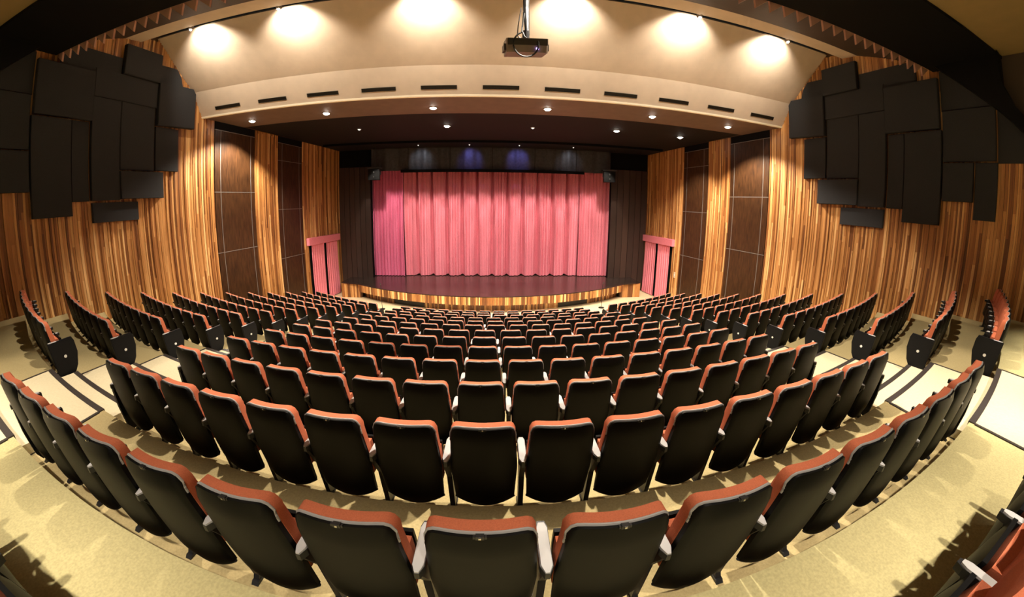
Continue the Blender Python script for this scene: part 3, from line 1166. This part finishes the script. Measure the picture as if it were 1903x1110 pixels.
b_.box(-.005, .005, .000, .006, .945, .955)
ME['latch_pin'] = b_.mesh('latch_pin', M['chrome'])
# folded seat: orange cushion against the back, black pan in front of it


def seat_pt(u, v, off):
    s_ = 2 * u - 1
    z = .34 + .33 * v
    x = s_ * (.222 - .02 * (1 - v) ** 2)
    y = .125 + (0.60 - z) * .22 + off
    return (x, y, z)


b_ = MB()
b_.shell(lambda u, v: seat_pt(u, v, .03 - .035 * bulge(u, v, 1.5)), lambda u, v: seat_pt(u, v, .105 + .02 * bulge(u, v, 1.5)), 8, 6)
ME['seat'] = b_.mesh('seat', M['fabric'], True)
b_ = MB()
b_.shell(lambda u, v: seat_pt(u, v, .128), lambda u, v: seat_pt(u, v, .15 + .02 * bulge(u, v, 1.5)), 6, 4)
ME['seat_pan'] = b_.mesh('seat_pan', M['shell'], True)
# armrest with bevelled ends, on a black stanchion
b_ = MB()
ah = [(-.011, .035), (.011, .035), (.029, .075), (.029, .30), (.018, .335), (-.018, .335), (-.029, .30), (-.029, .075)]
b_.prism(ah, lambda p: (p[0], p[1], .640), lambda p: (p[0] * 1.05, p[1], .600))
ME['armrest'] = b_.mesh('armrest', M['frame'])
b_ = MB()
at = [(-.010, .038), (.010, .038), (.027, .078), (.027, .285), (.016, .318), (-.016, .318), (-.027, .285), (-.027, .078)]
b_.prism(at, lambda p: (p[0] * .92, p[1], .650), lambda p: (p[0], p[1], .638))
ME['arm_pad'] = b_.mesh('arm_pad', M['arm'])
b_ = MB()
b_.prism([(.05, .60), (.29, .60), (.26, .42), (.27, .05), (.30, .0), (.15, .0), (.18, .05), (.15, .40)], lambda p: (-.02, p[0], p[1]), lambda p: (.02, p[0], p[1]))
ME['stanchion'] = b_.mesh('stanchion', M['frame'])
b_ = MB()
b_.prism([(.13, 0.0), (.33, 0.0), (.31, .02), (.15, .02)], lambda p: (-.025, p[0], p[1]), lambda p: (.025, p[0], p[1]))
ME['foot'] = b_.mesh('foot', M['frame'])
# end panel
b_ = MB()
ep = [(.02, .64), (.40, .665), (.43, .60), (.445, .42), (.40, .22), (.33, .10), (.13, .05), (.08, .12), (.05, .36)]
b_.prism(ep, lambda p: (-.022, p[0], p[1]), lambda p: (.022, p[0], p[1]))
b_.prism([(p[0] * .94 + .014, (p[1] - .36) * .94 + .36) for p in ep], lambda p: (-.028, p[0], p[1]), lambda p: (.028, p[0], p[1]))
ME['end_panel'] = b_.mesh('end_panel', M['endp'])
b_ = MB()
ep2 = [(.05, .58), (.30, .60), (.32, .52), (.33, .40), (.30, .22), (.26, .10), (.13, .05), (.09, .12), (.06, .36)]
b_.prism(ep2, lambda p: (-.022, p[0], p[1]), lambda p: (.022, p[0], p[1]))
ME['side_panel'] = b_.mesh('side_panel', M['endp'])
b_ = MB()
b_.tube([(-.032, .245, .40), (.032, .245, .40)], .024, 10)
ME['row_plate'] = b_.mesh('row_plate', M['plate'])
b_ = MB()
b_.box(-.03, .03, -.001 + .068, .004 + .068, .430, .438)
ME['name_tag'] = b_.mesh('name_tag', M['tag'])

PARTS = ('back_shell', 'backrest', 'rim_strip', 'latch', 'seat', 'seat_pan', 'bottom_trim')
placed = []


def seat_parts(first, last, inner_end_left, inner_end_right, tagged, small=False):
    lst = [(p, 0.0) for p in PARTS] + [('latch_pin', 0.0)]
    sides = [.275]
    if first:
        sides = [-.275, .275]
    for sx in sides:
        lst += [('armrest', sx), ('arm_pad', sx), ('stanchion', sx), ('foot', sx)]
    if small and (inner_end_left or inner_end_right):
        lst.append(('side_panel', -.285 if inner_end_left else .285))
        inner_end_left = inner_end_right = False
    if inner_end_left:
        lst += [('end_panel', -.285), ('row_plate', -.285)]
    if inner_end_right:
        lst += [('end_panel', .285), ('row_plate', .285)]
    if tagged:
        lst.append(('name_tag', .03))
    return lst


SUB = {'latch_pin': 'latch', 'row_plate': 'end_panel', 'arm_pad': 'armrest'}


def put_seat(k, s_, label, group, lst, z=None, extra_r=0.0):
    r = Rk(k) + extra_r
    a = s_ / r
    x, y = arc_pt(r, a)
    root = empty('auditorium_seat', (x, y, zk(k) if z is None else z), a)
    tag(root, label, 'seat', group)
    made = {}
    for (p, dx) in lst:
        par = root
        off = dx
        if p in SUB and SUB[p] in made:
            par = made[SUB[p]]
            off = dx - par.location.x
        o = obj(p, ME[p], par)
        o.location.x = off
        made[p] = o
    return root


stuff_mb = MB()
STUFF_M = [M['shell'], M['fabric'], M['rim'], M['frame'], M['arm'], M['endp'], M['plate'], M['chrome'], M['tag']]
MI = {'back_shell': 0, 'backrest': 1, 'rim_strip': 2, 'latch': 3, 'seat': 1, 'seat_pan': 0, 'bottom_trim': 3, 'armrest': 3, 'arm_pad': 4, 'stanchion': 3, 'foot': 3,
      'end_panel': 5, 'side_panel': 5, 'row_plate': 6, 'latch_pin': 7, 'name_tag': 8}


def stuff_seat(k, s_, lst):
    r = Rk(k)
    a = s_ / r
    x, y = arc_pt(r, a)
    ca, sa = math.cos(a), math.sin(a)
    z = zk(k)
    for (p, dx) in lst:
        me = ME[p]
        vs = []
        for v in me.vertices:
            lx, ly, lz = v.co.x + dx, v.co.y, v.co.z
            vs.append((x + lx * ca - ly * sa, y + lx * sa + ly * ca, z + lz))
        stuff_mb.add(vs, [tuple(q.vertices) for q in me.polygons], MI[p])


CL = {0: -4.295, 1: -4.21, 2: -4.275, 3: -4.33, 4: -4.375, 5: -4.43, 6: -4.46, 7: -4.17, 8: -4.155, 9: -4.22, 10: -3.98, 11: -4.03, 12: -3.98}
CR = {0: 4.023, 1: 3.90, 2: 3.875, 3: 3.925, 4: 3.925, 5: 3.985, 6: 4.00, 7: 3.66, 8: 3.63, 9: 3.61, 10: 3.28, 11: 3.24, 12: 3.27}
rt = random.Random(5)
for k in range(13):
    n = 16 if k <= 6 else (15 if k <= 9 else 14)
    rowname = '%s row from the cross aisle' % ORD[k]
    for i in range(n):
        s_ = CL[k] + (CR[k] - CL[k]) * i / (n - 1)
        lst = seat_parts(i == 0, i == n - 1, i == 0, i == n - 1, rt.random() < .35 and s_ > -.5, True)
        if k <= 9:
            d_ = '%s seat from house-left aisle' % ORD[i] if i < n / 2 else '%s seat from house-right aisle' % ORD[n - 1 - i]
            put_seat(k, s_, 'orange folding seat, centre block, %s, %s' % (rowname, d_), 'seats of the centre block', lst)
        else:
            stuff_seat(k, s_, lst)
    for side in (-1, 1):
        if side < 0 and k == 0:
            continue
        inner = (-7.27 + .148 * (k - 1)) if side < 0 else (7.05 - .172 * k if k > 0 else 7.12)
        nm = 'house-left' if side < 0 else 'house-right'
        for i in range(8):
            s_ = inner + side * .55 * i
            first = (i == 7) if side < 0 else (i == 0)
            lst = seat_parts(first, False, side > 0 and i == 0, side < 0 and i == 0, False)
            if k <= 9:
                put_seat(k, s_, 'orange folding seat, %s block, %s, %s from the aisle' % (nm, rowname, ORD[i]), 'seats of the %s block' % nm, lst)
            else:
                stuff_seat(k, s_, lst)
st = stuff_mb.build('seat_rows', STUFF_M, smooth=True)
tag(st, 'three rows of orange black-backed folding seats closest to the stage', 'seats', kind='stuff')
# a few seats of the row behind the cross aisle
for i, s_ in enumerate((1.175, 1.725, 2.275, 2.825)):
    lst = seat_parts(i == 0, False, False, False, False)
    put_seat(-1, s_, 'orange folding seat, row behind the cross aisle, house-right part, %s from the middle' % ORD[i], 'seats behind the cross aisle', lst)
for i, s_ in enumerate((-2.125, -2.675, -3.225)):
    lst = seat_parts(i == 2, False, False, False, False)
    put_seat(-1, s_, 'orange folding seat, row behind the cross aisle, house-left part, %s from the middle' % ORD[i], 'seats behind the cross aisle', lst)
